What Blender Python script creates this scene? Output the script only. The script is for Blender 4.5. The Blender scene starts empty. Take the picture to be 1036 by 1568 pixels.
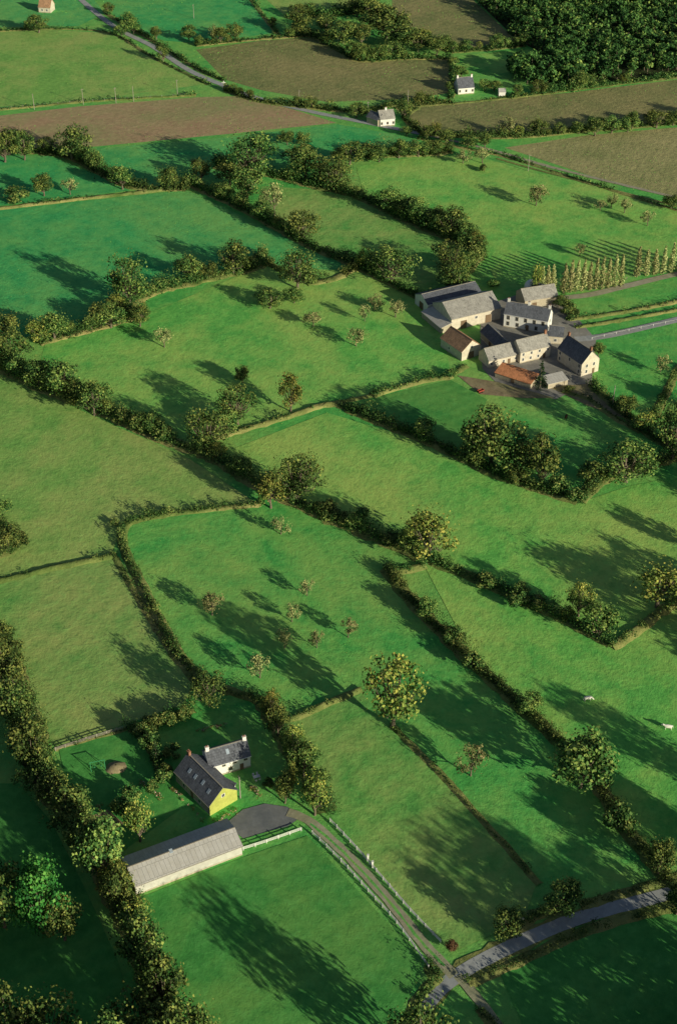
import bpy, math, random
import numpy as np
from mathutils import Vector, Matrix
random.seed(7); RNG=np.random.default_rng(11)
scene=bpy.context.scene
# ------------------------------------------------------------------ survey
# Ground positions were read off the aerial photograph and rectified to metres
# on the flat ground plane z=0 (ray / plane intersection for a 50 mm lens, 266 m up).
F=2178.0; PITCH=math.radians(35.9); HC=266.0
cP,sP=math.cos(PITCH),math.sin(PITCH)
def G(x,y):
    u=(x-518)/F; v=(784-y)/F
    dy=cP+v*sP; dz=-sP+v*cP
    t=HC/(-dz)
    return (u*t, dy*t)
def sc(y):   # pixels per metre, level direction
    v=(784-y)/F
    return F*(sP-v*cP)/HC
def dep(y): return PITCH+math.atan((y-784)/F)
# ------------------------------------------------------------------ camera
cam=bpy.data.cameras.new("camera"); co=bpy.data.objects.new("camera",cam)
scene.collection.objects.link(co); scene.camera=co
co.location=(0,0,HC); co.rotation_euler=(math.pi/2-PITCH,0,0)
cam.sensor_fit='VERTICAL'; cam.sensor_height=36; cam.sensor_width=24; cam.lens=50
cam.clip_start=1; cam.clip_end=20000
# ------------------------------------------------------------------ light
EL=math.radians(16.5); sd=Vector((0.73,-0.68,0)).normalized()
sun_dir=Vector((sd.x*math.cos(EL),sd.y*math.cos(EL),math.sin(EL)))
sl=bpy.data.lights.new("sun",'SUN'); sl.energy=5; sl.angle=math.radians(0.6); sl.color=(1,0.92,0.68)
so=bpy.data.objects.new("sun",sl); scene.collection.objects.link(so)
so.rotation_euler=(-sun_dir).to_track_quat('-Z','Y').to_euler()
w=bpy.data.worlds.new("World"); scene.world=w; w.use_nodes=True
nt=w.node_tree; sky=nt.nodes.new('ShaderNodeTexSky'); sky.sky_type='NISHITA'; sky.sun_disc=False
sky.sun_elevation=EL; sky.sun_rotation=math.atan2(sd.x,sd.y)
bg=nt.nodes['Background']; nt.links.new(sky.outputs[0],bg.inputs[0]); bg.inputs[1].default_value=0.058
scene.view_settings.view_transform='Standard'; scene.view_settings.look='None'; scene.view_settings.exposure=0

# ------------------------------------------------------------------ materials
class NB:
    def __init__(s,name):
        s.m=bpy.data.materials.new(name); s.m.use_nodes=True; s.t=s.m.node_tree
        s.b=s.t.nodes['Principled BSDF']; s.b.inputs['Roughness'].default_value=0.9
        s.b.inputs['Specular IOR Level'].default_value=0.15
    def n(s,t,**k):
        x=s.t.nodes.new(t)
        for a,v in k.items(): setattr(x,a,v)
        return x
    def l(s,a,b): s.t.links.new(a,b)
    def pos(s):
        return s.n('ShaderNodeNewGeometry').outputs['Position']
    def obj(s):
        return s.n('ShaderNodeTexCoord').outputs['Object']
    def noise(s,vec,scale,detail=3,rough=0.55,dist=0):
        x=s.n('ShaderNodeTexNoise'); s.l(vec,x.inputs['Vector'])
        x.inputs['Scale'].default_value=scale; x.inputs['Detail'].default_value=detail
        x.inputs['Roughness'].default_value=rough; x.inputs['Distortion'].default_value=dist
        return x.outputs['Fac']
    def ramp(s,f,a,b,ca=(0,0,0,1),cb=(1,1,1,1)):
        x=s.n('ShaderNodeValToRGB'); s.l(f,x.inputs[0]); e=x.color_ramp.elements
        e[0].position=a; e[1].position=b; e[0].color=ca; e[1].color=cb
        return x.outputs[0]
    def mix(s,f,a,b,mode='MIX'):
        x=s.n('ShaderNodeMix',data_type='RGBA',blend_type=mode)
        for i,v in ((0,f),(6,a),(7,b)):
            if isinstance(v,(float,int)): x.inputs[i].default_value=v
            elif isinstance(v,tuple): x.inputs[i].default_value=v if len(v)==4 else (*v,1)
            else: s.l(v,x.inputs[i])
        return x.outputs[2]
    def math(s,op,a,b):
        x=s.n('ShaderNodeMath',operation=op)
        for i,v in enumerate((a,b)):
            if isinstance(v,(float,int)): x.inputs[i].default_value=v
            else: s.l(v,x.inputs[i])
        return x.outputs[0]
    def bump(s,h,dist,strength=1.0,prev=None):
        x=s.n('ShaderNodeBump'); s.l(h,x.inputs['Height']); x.inputs['Distance'].default_value=dist
        x.inputs['Strength'].default_value=strength
        if prev is not None: s.l(prev,x.inputs['Normal'])
        return x.outputs[0]
    def fin(s,col,nrm=None):
        if isinstance(col,tuple): s.b.inputs['Base Color'].default_value=(*col,1)
        else: s.l(col,s.b.inputs['Base Color'])
        if nrm is not None: s.l(nrm,s.b.inputs['Normal'])
        return s.m

def grass_mat(name,dark,light,dry,dry_amt=0.5,stripe=None,bumpd=0.28,off=0.0):
    k=NB(name); p=k.pos()
    mp=k.n('ShaderNodeMapping'); k.l(p,mp.inputs[0]); mp.inputs['Location'].default_value=(off*37,off*61,off*13)
    mp.inputs['Rotation'].default_value=(0,0,off*0.7)
    v=mp.outputs[0]
    big=k.noise(v,0.013,4,0.62,1.0); mid=k.noise(v,0.085,5,0.74,0.0); fin=k.noise(v,0.42,4,0.78)
    c=k.mix(k.ramp(mid,0.28,0.72),dark,light)
    # drier, yellower patches in irregular islands
    dm=k.math('MULTIPLY_ADD',big,0.6); k.l(k.math('MULTIPLY',mid,0.4),dm.node.inputs[2])
    d=k.math('MULTIPLY',k.ramp(dm,0.42,0.62),dry_amt)
    c=k.mix(d,c,dry)
    # tussocks
    t=k.math('MULTIPLY',k.ramp(fin,0.50,0.70),0.38)
    c=k.mix(t,c,tuple(min(1,a*1.25+0.03) for a in light))
    t2=k.math('MULTIPLY',k.ramp(fin,0.34,0.47,(1,1,1,1),(0,0,0,1)),0.32)
    c=k.mix(t2,c,tuple(a*0.65 for a in dark))
    if stripe:
        ang,wl,amt=stripe
        m2=k.n('ShaderNodeMapping'); k.l(p,m2.inputs[0]); m2.inputs['Rotation'].default_value=(0,0,math.radians(ang))
        wv=k.n('ShaderNodeTexWave'); wv.inputs['Scale'].default_value=0.314/wl; wv.inputs['Distortion'].default_value=1.6
        wv.inputs['Detail'].default_value=2; wv.inputs['Detail Scale'].default_value=0.6
        k.l(m2.outputs[0],wv.inputs[0])
        c=k.mix(k.math('MULTIPLY',wv.outputs[1],amt),c,tuple(a*0.6 for a in dark))
    return k.fin(c,k.bump(fin,bumpd,1.0))

GD=(0.062,0.35,0.076); GL=(0.135,0.51,0.105); GY=(0.39,0.51,0.13)
M_base =grass_mat('pasture_grass',GD,GL,GY,0.65)
M_teal =grass_mat('lush_grass',(0.038,0.335,0.105),(0.080,0.47,0.135),(0.24,0.49,0.125),0.7,off=1)
M_yel  =grass_mat('dry_pasture',(0.15,0.36,0.080),(0.25,0.50,0.11),(0.42,0.47,0.15),0.8,off=2)
M_brt  =grass_mat('bright_pasture',(0.095,0.40,0.080),(0.20,0.56,0.11),(0.42,0.56,0.14),0.85,off=3)
M_strp =grass_mat('grazed_pasture',(0.10,0.35,0.078),(0.20,0.49,0.105),(0.41,0.47,0.15),0.85,stripe=(30,6,0.12),off=4)
M_mow  =grass_mat('mown_grass',(0.055,0.28,0.06),(0.115,0.40,0.085),(0.22,0.39,0.09),0.6,stripe=(60,5,0.15),bumpd=0.18,off=5)
M_crnO =grass_mat('maize_crop',(0.16,0.20,0.075),(0.27,0.29,0.11),(0.38,0.32,0.15),0.75,stripe=(50,4.5,0.12),bumpd=0.5,off=6)
M_crnT =grass_mat('ripe_crop',(0.25,0.27,0.11),(0.37,0.37,0.16),(0.46,0.40,0.20),0.7,stripe=(20,4.5,0.12),bumpd=0.5,off=7)
M_soil =grass_mat('ploughed_soil',(0.37,0.25,0.15),(0.50,0.36,0.21),(0.22,0.32,0.11),0.6,stripe=(80,5,0.08),bumpd=0.25,off=8)
M_earth=grass_mat('bare_earth',(0.24,0.17,0.11),(0.38,0.28,0.19),(0.18,0.25,0.08),0.6,bumpd=0.2,off=9)
M_dirt =grass_mat('dirt_track',(0.30,0.27,0.20),(0.46,0.42,0.33),(0.20,0.28,0.10),0.5,bumpd=0.1,off=10)
M_bank =grass_mat('bank_grass',(0.07,0.13,0.03),(0.20,0.26,0.07),(0.40,0.35,0.14),0.85,bumpd=0.5,off=11)
M_asph =grass_mat('worn_asphalt',(0.30,0.32,0.34),(0.42,0.44,0.45),(0.34,0.33,0.30),0.6,bumpd=0.02,off=12)
M_drv  =grass_mat('dark_asphalt',(0.15,0.165,0.18),(0.22,0.23,0.24),(0.22,0.22,0.20),0.6,bumpd=0.02,off=14)
M_yard =grass_mat('concrete_yard',(0.19,0.185,0.18),(0.32,0.31,0.29),(0.26,0.25,0.19),0.6,bumpd=0.03,off=13)
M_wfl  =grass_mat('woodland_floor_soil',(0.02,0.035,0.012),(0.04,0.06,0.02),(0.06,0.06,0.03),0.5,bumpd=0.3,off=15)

def leaf_mat(name,c0,c1,c2):
    k=NB(name)
    a=k.n('ShaderNodeAttribute',attribute_name='tint')
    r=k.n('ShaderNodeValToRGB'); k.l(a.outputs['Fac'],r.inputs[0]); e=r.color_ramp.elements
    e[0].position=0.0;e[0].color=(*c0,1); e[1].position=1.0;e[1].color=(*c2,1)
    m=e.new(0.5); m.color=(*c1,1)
    oi=k.n('ShaderNodeObjectInfo'); 
    hs=k.n('ShaderNodeHueSaturation'); k.l(r.outputs[0],hs.inputs['Color'])
    hh=k.math('MULTIPLY_ADD',oi.outputs['Random'],0.045); hh.node.inputs[2].default_value=0.484
    vv=k.math('MULTIPLY_ADD',oi.outputs['Random'],0.6); vv.node.inputs[2].default_value=0.75
    k.l(hh,hs.inputs['Hue']); k.l(vv,hs.inputs['Value'])
    k.l(hs.outputs[0],k.b.inputs['Base Color']); k.b.inputs['Roughness'].default_value=0.7
    return k.m
L_oak=leaf_mat('oak_leaves',(0.020,0.052,0.014),(0.075,0.140,0.032),(0.27,0.31,0.075))
L_ora=leaf_mat('orchard_leaves',(0.09,0.13,0.045),(0.22,0.25,0.09),(0.42,0.38,0.17))
L_aut=leaf_mat('turning_leaves',(0.05,0.10,0.02),(0.18,0.22,0.045),(0.42,0.36,0.09))
L_pop=leaf_mat('poplar_leaves',(0.14,0.17,0.055),(0.30,0.32,0.12),(0.46,0.42,0.20))
L_con=leaf_mat('conifer_needles',(0.010,0.030,0.012),(0.025,0.06,0.02),(0.06,0.11,0.035))
L_brt=leaf_mat('bright_leaves',(0.016,0.065,0.012),(0.050,0.155,0.026),(0.14,0.26,0.05))
L_hed=leaf_mat('hedge_leaves',(0.015,0.047,0.012),(0.062,0.122,0.028),(0.27,0.29,0.08))
L_red=leaf_mat('red_leaves',(0.05,0.03,0.015),(0.11,0.06,0.03),(0.17,0.10,0.05))
L_tft=leaf_mat('tuft_blades',(0.07,0.28,0.05),(0.18,0.46,0.08),(0.38,0.50,0.13))
L_flw=leaf_mat('flower_heads',(0.10,0.25,0.05),(0.5,0.35,0.12),(0.75,0.55,0.5))
def flat(name,col,rough=0.8,sc_=3.0,var=0.3,bump=0.0,metal=0):
    k=NB(name); p=k.obj(); n=k.noise(p,sc_,5,0.65); n2=k.noise(p,sc_*0.15,3)
    c=k.mix(k.ramp(n,0.3,0.7),tuple(a*(1-var) for a in col),tuple(min(.95,a*(1+var*0.5)) for a in col))
    c=k.mix(k.math('MULTIPLY',k.ramp(n2,0.45,0.7),0.35),c,tuple(a*0.7 for a in col))
    k.b.inputs['Roughness'].default_value=rough; k.b.inputs['Metallic'].default_value=metal
    return k.fin(c,k.bump(n,bump) if bump else None)
M_bark=flat('bark',(0.18,0.15,0.11),0.9,2,0.4)
M_white=flat('white_paint',(0.84,0.83,0.80),0.6,1.2,0.12)
M_plw=flat('white_render',(0.80,0.79,0.75),0.85,0.6,0.10)
M_crm=flat('cream_render',(0.64,0.58,0.47),0.9,0.7,0.24,0.02)
M_gwl=flat('grey_render',(0.56,0.55,0.50),0.9,0.7,0.2,0.02)
M_stn=flat('stone_wall',(0.50,0.44,0.33),0.95,1.6,0.35,0.05)
M_yelw=flat('yellow_render',(0.46,0.49,0.12),0.85,0.9,0.22)
M_wood=flat('timber',(0.20,0.14,0.09),0.85,3,0.35)
M_brk=flat('chimney_brick',(0.33,0.17,0.11),0.9,5,0.4)
M_pole=flat('weathered_pole',(0.36,0.33,0.28),0.9,3,0.3)
M_red=flat('red_paint',(0.34,0.07,0.05),0.6,3,0.3)
M_grn=flat('green_paint',(0.05,0.28,0.12),0.5,3,0.2)
M_rub=flat('rubber',(0.02,0.02,0.02),0.9,3,0.2)
M_tank=flat('tank_plastic',(0.82,0.82,0.80),0.5,0.8,0.1)
M_coww=flat('cow_hide',(0.80,0.78,0.72),0.9,1.2,0.12)
M_hrs=flat('horse_hide',(0.06,0.03,0.018),0.8,2,0.3)
k=NB('window_glass'); k.b.inputs['Roughness'].default_value=0.12; k.b.inputs['Specular IOR Level'].default_value=0.6
M_gls=k.fin(k.mix(k.ramp(k.noise(k.obj(),1.5),0.4,0.6),(0.02,0.025,0.03),(0.06,0.07,0.08)))
def roof_mat(name,col,course,var=0.35,vert=False,patch=None):
    k=NB(name); p=k.obj()
    br=k.n('ShaderNodeTexBrick'); 
    sx=k.n('ShaderNodeSeparateXYZ'); k.l(p,sx.inputs[0]); cb=k.n('ShaderNodeCombineXYZ')
    k.l(sx.outputs[0],cb.inputs[0]); k.l(sx.outputs[1],cb.inputs[1])
    k.l(cb.outputs[0],br.inputs[0]); br.inputs['Scale'].default_value=1
    br.inputs['Brick Width'].default_value=course*(0.6 if not vert else 1.0); br.inputs['Row Height'].default_value=course if not vert else course*3
    br.inputs['Mortar Size'].default_value=0.03 if vert else 0.015
    br.inputs['Color1'].default_value=(*[a*(1-var) for a in col],1); br.inputs['Color2'].default_value=(*[a*(1+var) for a in col],1)
    br.inputs['Mortar'].default_value=(*[a*0.55 for a in col],1)
    n=k.noise(p,0.45,4,0.7)
    c=k.mix(k.math('MULTIPLY',k.ramp(n,0.42,0.68),0.6),br.outputs[0],patch or tuple(a*1.5 for a in col))
    k.b.inputs['Roughness'].default_value=0.6
    return k.fin(c,k.bump(br.outputs['Fac'],0.03))
R_slt=roof_mat('slate_roof',(0.12,0.13,0.155),0.5,0.3)
R_gry=roof_mat('fibre_cement_roof',(0.52,0.51,0.49),1.1,0.06,True,(0.40,0.38,0.34))
R_brn=roof_mat('old_tile_roof',(0.42,0.25,0.15),0.5,0.3)
R_org=roof_mat('clay_tile_roof',(0.58,0.25,0.12),0.5,0.25)
R_lgt=roof_mat('weathered_slate_roof',(0.34,0.33,0.305),0.5,0.25)

# ------------------------------------------------------------------ mesh helpers
def link(o): scene.collection.objects.link(o); return o
def mesh_q(name,V,Q,mi,tint,mats):
    me=bpy.data.meshes.new(name); V=np.asarray(V,np.float32); Q=np.asarray(Q,np.int32)
    me.vertices.add(len(V)); me.vertices.foreach_set('co',V.ravel())
    me.loops.add(Q.size); me.loops.foreach_set('vertex_index',Q.ravel())
    me.polygons.add(len(Q)); me.polygons.foreach_set('loop_start',np.arange(len(Q),dtype=np.int32)*4)
    me.polygons.foreach_set('material_index',np.asarray(mi,np.int32))
    me.update(calc_edges=True)
    a=me.attributes.new('tint','FLOAT','FACE'); a.data.foreach_set('value',np.asarray(tint,np.float32))
    for m in mats: me.materials.append(m)
    return me
class Acc:
    def __init__(s): s.V=[];s.Q=[];s.M=[];s.T=[];s.n=0
    def add(s,V,Q,m,t):
        V=np.asarray(V,float); Q=np.asarray(Q,int)
        s.V.append(V); s.Q.append(Q+s.n); s.n+=len(V)
        s.M.append(np.full(len(Q),m)); s.T.append(np.broadcast_to(np.asarray(t,float),(len(Q),)).copy())
    def mesh(s,name,mats):
        return mesh_q(name,np.concatenate(s.V),np.concatenate(s.Q),np.concatenate(s.M),np.concatenate(s.T),mats)
def leaves(acc,C,N,size,tint,m=0,rng=RNG):
    n=len(C); N=N/np.maximum(np.linalg.norm(N,axis=1,keepdims=True),1e-6)
    R=rng.normal(size=(n,3)); T=np.cross(N,R); T/=np.maximum(np.linalg.norm(T,axis=1,keepdims=True),1e-6); B=np.cross(N,T)
    s=np.asarray(size).reshape(-1,1)*np.ones((n,1))
    V=np.empty((n,4,3))
    for i,(a,b) in enumerate(((-1,-.5),(.3,-1),(1,.5),(-.3,1))):
        V[:,i]=C+T*s*0.5*(a+rng.uniform(-.3,.3,(n,1)))+B*s*0.5*(b+rng.uniform(-.3,.3,(n,1)))
    acc.add(V.reshape(-1,3),np.arange(n*4).reshape(n,4),m,tint)
def blob(acc,c,r,n,ls,t,m=0,rng=RNG,squash=0.8):
    D=rng.normal(size=(n,3)); D/=np.linalg.norm(D,axis=1,keepdims=True)
    f=rng.uniform(0.35,1.12,(n,1))**0.6
    C=np.asarray(c)+D*r*f*np.array([1,1,squash])
    N=D+rng.normal(size=(n,3))*0.42+np.array([0,0,0.2])
    tt=np.clip(t+rng.normal(size=n)*0.16+0.2*D[:,2]+(f[:,0]-.85)*.9,0,1)  # crown shading put into the tint: inner leaves darker, upper ones lighter
    leaves(acc,C,N,ls*rng.uniform(0.6,1.3,n),tt,m,rng)
def tube(acc,pts,rad,m,n=6):
    pts=np.asarray(pts,float); V=[];Q=[]
    for i,p in enumerate(pts):
        d=pts[min(i+1,len(pts)-1)]-pts[max(i-1,0)]; d/=np.linalg.norm(d)
        a=np.cross(d,[0.3,1,0.1]); a/=np.linalg.norm(a); b=np.cross(d,a)
        for j in range(n):
            th=2*math.pi*j/n; V.append(p+rad[i]*(math.cos(th)*a+math.sin(th)*b))
    for i in range(len(pts)-1):
        for j in range(n):
            Q.append((i*n+j,i*n+(j+1)%n,(i+1)*n+(j+1)%n,(i+1)*n+j))
    acc.add(V,Q,m,0.5)
def tree_mesh(name,seed,leafm,H=12.,R=5.,zb=2.0,nb=24,npb=110,ls=0.5,br=(0.28,0.42),kind='oak'):
    r=np.random.default_rng(seed); acc=Acc()
    if kind=='poplar':
        tube(acc,[(0,0,0),(0.05,0,H*.4),(0,0.05,H*.95)],[.22,.14,.03],1)
        for i in range(nb):
            f=i/(nb-1); z=zb+(H-zb)*f; rr=R*(0.45+0.75*math.sin(math.pi*min(1,f*0.8+0.15)))*(1-0.65*f)
            for q in range(2):
                a=r.uniform(0,6.28); blob(acc,(math.cos(a)*rr*.4,math.sin(a)*rr*.4,z),rr,npb//2,ls,r.uniform(.25,.8),0,r,1.4)
        return acc.mesh(name,[leafm,M_bark])
    if kind=='conifer':
        tube(acc,[(0,0,0),(0,0,H*.95)],[.3,.04],1)
        for i in range(nb):
            f=i/(nb-1); z=zb+(H-zb)*f; rr=R*(1-f)+0.15
            for q in range(max(3,int(9*(1-f)))):
                a=r.uniform(0,6.28); blob(acc,(math.cos(a)*rr*.7,math.sin(a)*rr*.7,z-rr*.2),rr*.38+.2,npb//4,ls,r.uniform(.1,.7),0,r,.5)
        return acc.mesh(name,[leafm,M_bark])
    lean=r.normal(size=2)*0.03*H
    top=np.array([lean[0],lean[1],H*0.62]); fork=np.array([lean[0]*.4,lean[1]*.4,max(1.2,zb)])
    tube(acc,[(0,0,-.2),fork*0.5,fork,top],[.042*H*.9,.03*H,.027*H,.008*H],1,7)
    cz=(zb+H)/2; hz=(H-zb)/2
    lob=r.uniform(0.66,1.2,6)
    for i in range(nb):
        while True:
            d=r.normal(size=3); d/=np.linalg.norm(d)
            if d[2]>-0.75: break
        a=(math.atan2(d[1],d[0])+math.pi)/(2*math.pi)*6; la=lob[int(a)%6]*(1-a%1)+lob[(int(a)+1)%6]*(a%1)
        q=r.uniform(0.35,0.84)**0.8*la
        c=np.array([d[0]*R*q,d[1]*R*q,cz+d[2]*hz*q*0.95])
        rb=R*r.uniform(*br)
        t=r.uniform(0.12,0.75)
        mid=fork+(c-fork)*0.55+np.array([0,0,-0.04*H])
        st=fork+(top-fork)*r.uniform(0,0.7)
        tube(acc,[st,mid,c],[.012*H,.008*H,.003*H],1,4)
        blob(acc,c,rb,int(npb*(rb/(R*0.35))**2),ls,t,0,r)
    n=npb*2; D=r.normal(size=(n,3)); D/=np.linalg.norm(D,axis=1,keepdims=True); D=D[D[:,2]>-0.5]
    C=np.array([0,0,cz])+D*np.array([R,R,hz])*r.uniform(0.8,1.08,(len(D),1))
    leaves(acc,C,D+r.normal(size=D.shape)*.6,ls*.8,r.uniform(.2,.9,len(D)),0,r)
    return acc.mesh(name,[leafm,M_bark])
P={}
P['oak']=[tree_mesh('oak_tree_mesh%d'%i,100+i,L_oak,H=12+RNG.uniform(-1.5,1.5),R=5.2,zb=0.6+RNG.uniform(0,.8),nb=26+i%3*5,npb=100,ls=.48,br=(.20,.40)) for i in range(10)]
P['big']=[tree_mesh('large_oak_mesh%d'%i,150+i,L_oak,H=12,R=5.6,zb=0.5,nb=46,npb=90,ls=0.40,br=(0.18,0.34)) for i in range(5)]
P['aut']=[tree_mesh('turning_tree_mesh%d'%i,200+i,L_aut,H=11,R=4.6,zb=1.0,nb=36,npb=85,ls=0.40,br=(.18,.34)) for i in range(4)]
P['orc']=[tree_mesh('apple_tree_mesh%d'%i,300+i,L_ora,H=6,R=3.3,zb=1.1,nb=22,npb=58,ls=0.34,br=(0.18,0.34)) for i in range(5)]
P['pop']=[tree_mesh('poplar_mesh%d'%i,400+i,L_pop,H=12,R=1.3,zb=1.0,nb=14,npb=64,ls=0.42,kind='poplar') for i in range(4)]
P['con']=[tree_mesh('conifer_mesh',500,L_con,H=10,R=2.6,zb=0.4,nb=14,npb=64,ls=0.35,kind='conifer')]
P['brt']=[tree_mesh('chestnut_mesh%d'%i,600+i,L_brt,H=12,R=5.0,zb=0.5,nb=44,npb=110,ls=0.42,br=(.20,.34)) for i in range(2)]
P['shr']=[tree_mesh('shrub_mesh%d'%i,700+i,L_hed,H=4,R=2.2,zb=0.2,nb=14,npb=70,ls=0.34,br=(.3,.5)) for i in range(4)]
P['red']=[tree_mesh('red_shrub_mesh',800,L_red,H=4,R=2.0,zb=0.2,nb=12,npb=60,ls=0.32,br=(.3,.5))]
DIM={'oak':(12,5.2),'big':(12,5.7),'aut':(11,4.8),'orc':(6,3.3),'pop':(12.5,1.6),'con':(10,2.7),'brt':(12,5.3),'shr':(4.2,2.4),'red':(4.2,2.4)}
NAME={'oak':'hedgerow_oak_tree','big':'oak_tree','aut':'ash_tree','orc':'apple_tree','pop':'poplar_tree','con':'conifer_tree','brt':'chestnut_tree','shr':'garden_shrub','red':'red_shrub'}
def place(kind,X,Y,W,Hh):
    h0,r0=DIM[kind]
    o=link(bpy.data.objects.new(NAME[kind],random.choice(P[kind])))
    o.location=(X,Y,0); o.rotation_euler=(0,0,random.uniform(0,6.28))
    k=W/(2*r0); o.scale=(k*random.uniform(.9,1.1),k*random.uniform(.9,1.1),Hh/h0)
    return o
def tree(kind,x,y,hp,wp):
    X,Y=G(x,y); s=sc(y); c=math.cos(dep(y))
    W=wp/s*1.24; Hh=max(hp/(s*c)*1.0,W*0.76)
    if kind in('shr','red'): Hh=hp/(s*c)*0.85
    return place(kind,X,Y,W,Hh)
# ------------------------------------------------------------------ curves
def smooth(pts,step=3.0):
    P_=[np.array(G(*p)) for p in pts]
    if len(P_)==2: P_=[P_[0],(P_[0]+P_[1])/2,P_[1]]
    out=[]
    for i in range(len(P_)-1):
        p0=P_[max(i-1,0)];p1=P_[i];p2=P_[i+1];p3=P_[min(i+2,len(P_)-1)]
        n=max(2,int(np.linalg.norm(p2-p1)/step))
        for j in range(n):
            t=j/n
            out.append(0.5*((2*p1)+(-p0+p2)*t+(2*p0-5*p1+4*p2-p3)*t*t+(-p0+3*p1-3*p2+p3)*t**3))
    out.append(P_[-1]); return np.array(out)
def normals2(C):
    T=np.gradient(C,axis=0); T/=np.maximum(np.linalg.norm(T,axis=1,keepdims=True),1e-6)
    return np.stack([-T[:,1],T[:,0]],1)
def strip(name,pts,wd,z,mat,wob=0.12):
    C=smooth(pts,2.0); N=normals2(C); n=len(C)
    w1=wd/2*(1+RNG.normal(size=(n,1))*wob*0.4); w2=wd/2*(1+RNG.normal(size=(n,1))*wob*0.4)
    V=np.zeros((n*2,3)); V[0::2,:2]=C-N*w1; V[1::2,:2]=C+N*w2; V[:,2]=z
    Q=[(2*i,2*i+2,2*i+3,2*i+1) for i in range(n-1)]
    return link(bpy.data.objects.new(name,mesh_q(name,V,Q,[0]*len(Q),[.5]*len(Q),[mat])))
ZF=[0.004]
def field(name,pts,mat):
    z=ZF[0]; ZF[0]+=0.004
    V=[(*G(*p),z) for p in pts]
    a=sum(V[i][0]*V[(i+1)%len(V)][1]-V[(i+1)%len(V)][0]*V[i][1] for i in range(len(V)))
    if a<0: V.reverse()
    me=bpy.data.meshes.new(name); me.from_pydata(V,[],[list(range(len(V)))]); me.materials.append(mat); me.update()
    return link(bpy.data.objects.new(name,me))
def hedge(pts,h=2.2,wd=2.6,gap=0.0,bank=0.6,tint=0.35,name='hedge',tall=0.2,leafm=None,autot=0.0):
    C=smooth(pts,1.1); n=len(C)
    Nn=normals2(C); acc=Acc()
    if bank>0:
        idx=np.arange(0,n,2); 
        if idx[-1]!=n-1: idx=np.append(idx,n-1)
        Cb=C[idx]; Nb=Nn[idx]; m=len(idx); V=[];Q=[]
        prof=((-wd/2-.7,-.05),(-wd/2-.1,.6),(-wd/5,1.),(wd/5,1.),(wd/2+.1,.6),(wd/2+.7,-.05))
        for i in range(m):
            for (u,z) in prof:
                q=Cb[i]+Nb[i]*(u*(1+RNG.normal()*0.14)); V.append((q[0],q[1],z*bank*(1+RNG.normal()*0.2) if z>0 else -.05))
        for i in range(m-1):
            for j in range(5): Q.append((i*6+j,i*6+6+j,i*6+7+j,i*6+j+1))
        acc.add(V,Q,1,.5)
    ph=RNG.uniform(0,50,4)
    CC=[];NN=[];SS=[];TT=[]
    for i in range(n):
        s_=i*1.1
        prof_=0.98+0.3*math.sin(s_*0.11+ph[0])+0.22*math.sin(s_*0.37+ph[1])+0.14*math.sin(s_*0.9+ph[2])
        if gap>0 and (math.sin(s_*0.13+ph[3])*0.5+0.5+RNG.uniform(-.3,.3))<gap: continue
        dist=math.hypot(C[i][1],HC); ls=max(0.30,dist/1100.0*0.95)
        hh=h*max(.45,prof_)*RNG.uniform(.8,1.2)
        if RNG.random()<tall: hh*=RNG.uniform(1.3,2.0)
        if autot and RNG.random()<autot:
            q=C[i]+Nn[i]*RNG.uniform(-.5,.5); W=RNG.uniform(4.5,11)
            place('oak' if RNG.random()<.8 else 'aut',q[0],q[1],W,W*RNG.uniform(.8,1.15))
        clt=tint+.13*math.sin(s_*.21+ph[1])+RNG.normal()*.1
        for k_ in range(2 if wd>2 else 1):
            r_=min(max(wd*0.42,hh*0.42),hh*.62)*RNG.uniform(.8,1.25)
            c=np.array([*(C[i]+Nn[i]*RNG.uniform(-.4,.4)*wd), bank*.8+max(.1,hh-r_*.9)*RNG.uniform(.5,1.0)])
            nl=int(min(90,max(10,6.4*r_*r_/(ls*ls)*0.9)))
            D=RNG.normal(size=(nl,3)); D/=np.linalg.norm(D,axis=1,keepdims=True)
            q=c+D*r_*RNG.uniform(.5,1.15,(nl,1))
            low=RNG.random(nl)<0.35; q[low,2]=RNG.uniform(bank*.4,max(bank*.5,c[2]),low.sum())
            q[:,2]=np.maximum(q[:,2],0.1)
            CC.append(q);NN.append(D+RNG.normal(size=(nl,3))*.42+[0,0,.2]);SS.append(ls*RNG.uniform(.6,1.3,nl))
            TT.append(np.clip(clt+RNG.normal(size=nl)*.17+.15*D[:,2],0,1))  # light from above painted into the tint: clump tops paler
    if CC: leaves(acc,np.concatenate(CC),np.concatenate(NN),np.concatenate(SS),np.concatenate(TT),0)
    return link(bpy.data.objects.new(name,acc.mesh(name,[leafm or L_hed,M_bank])))

# ------------------------------------------------------------------ ground + fields
def big_plane(name,mat,z=0):
    me=bpy.data.meshes.new(name); S=9000
    me.from_pydata([(-S,-S,z),(S,-S,z),(S,S,z),(-S,S,z)],[],[(0,1,2,3)]); me.materials.append(mat)
    return link(bpy.data.objects.new(name,me))
big_plane('ground',M_base)
field('meadow',[(110,-60),(375,-60),(400,20),(425,50),(300,66),(250,62),(180,30)],M_teal)
field('meadow',[(-200,50),(60,45),(165,50),(235,85),(320,128),(130,154),(-200,178)],M_yel)
field('meadow',[(-200,-60),(100,-60),(160,20),(120,40),(-200,44)],M_teal)
field('ploughed_field',[(-200,190),(0,177),(120,163),(300,149),(370,147),(440,165),(515,188),(350,205),(150,224),(70,228),(-200,235)],M_soil)
field('stubble_field',[(300,76),(400,62),(480,57),(550,92),(685,90),(690,142),(620,152),(500,156),(400,138),(345,122)],M_crnO)
field('meadow',[(385,-20),(565,-20),(575,16),(440,27)],M_yel)
field('maize_field',[(600,-60),(660,-60),(790,62),(690,78),(620,52),(600,10)],M_crnO)
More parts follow.
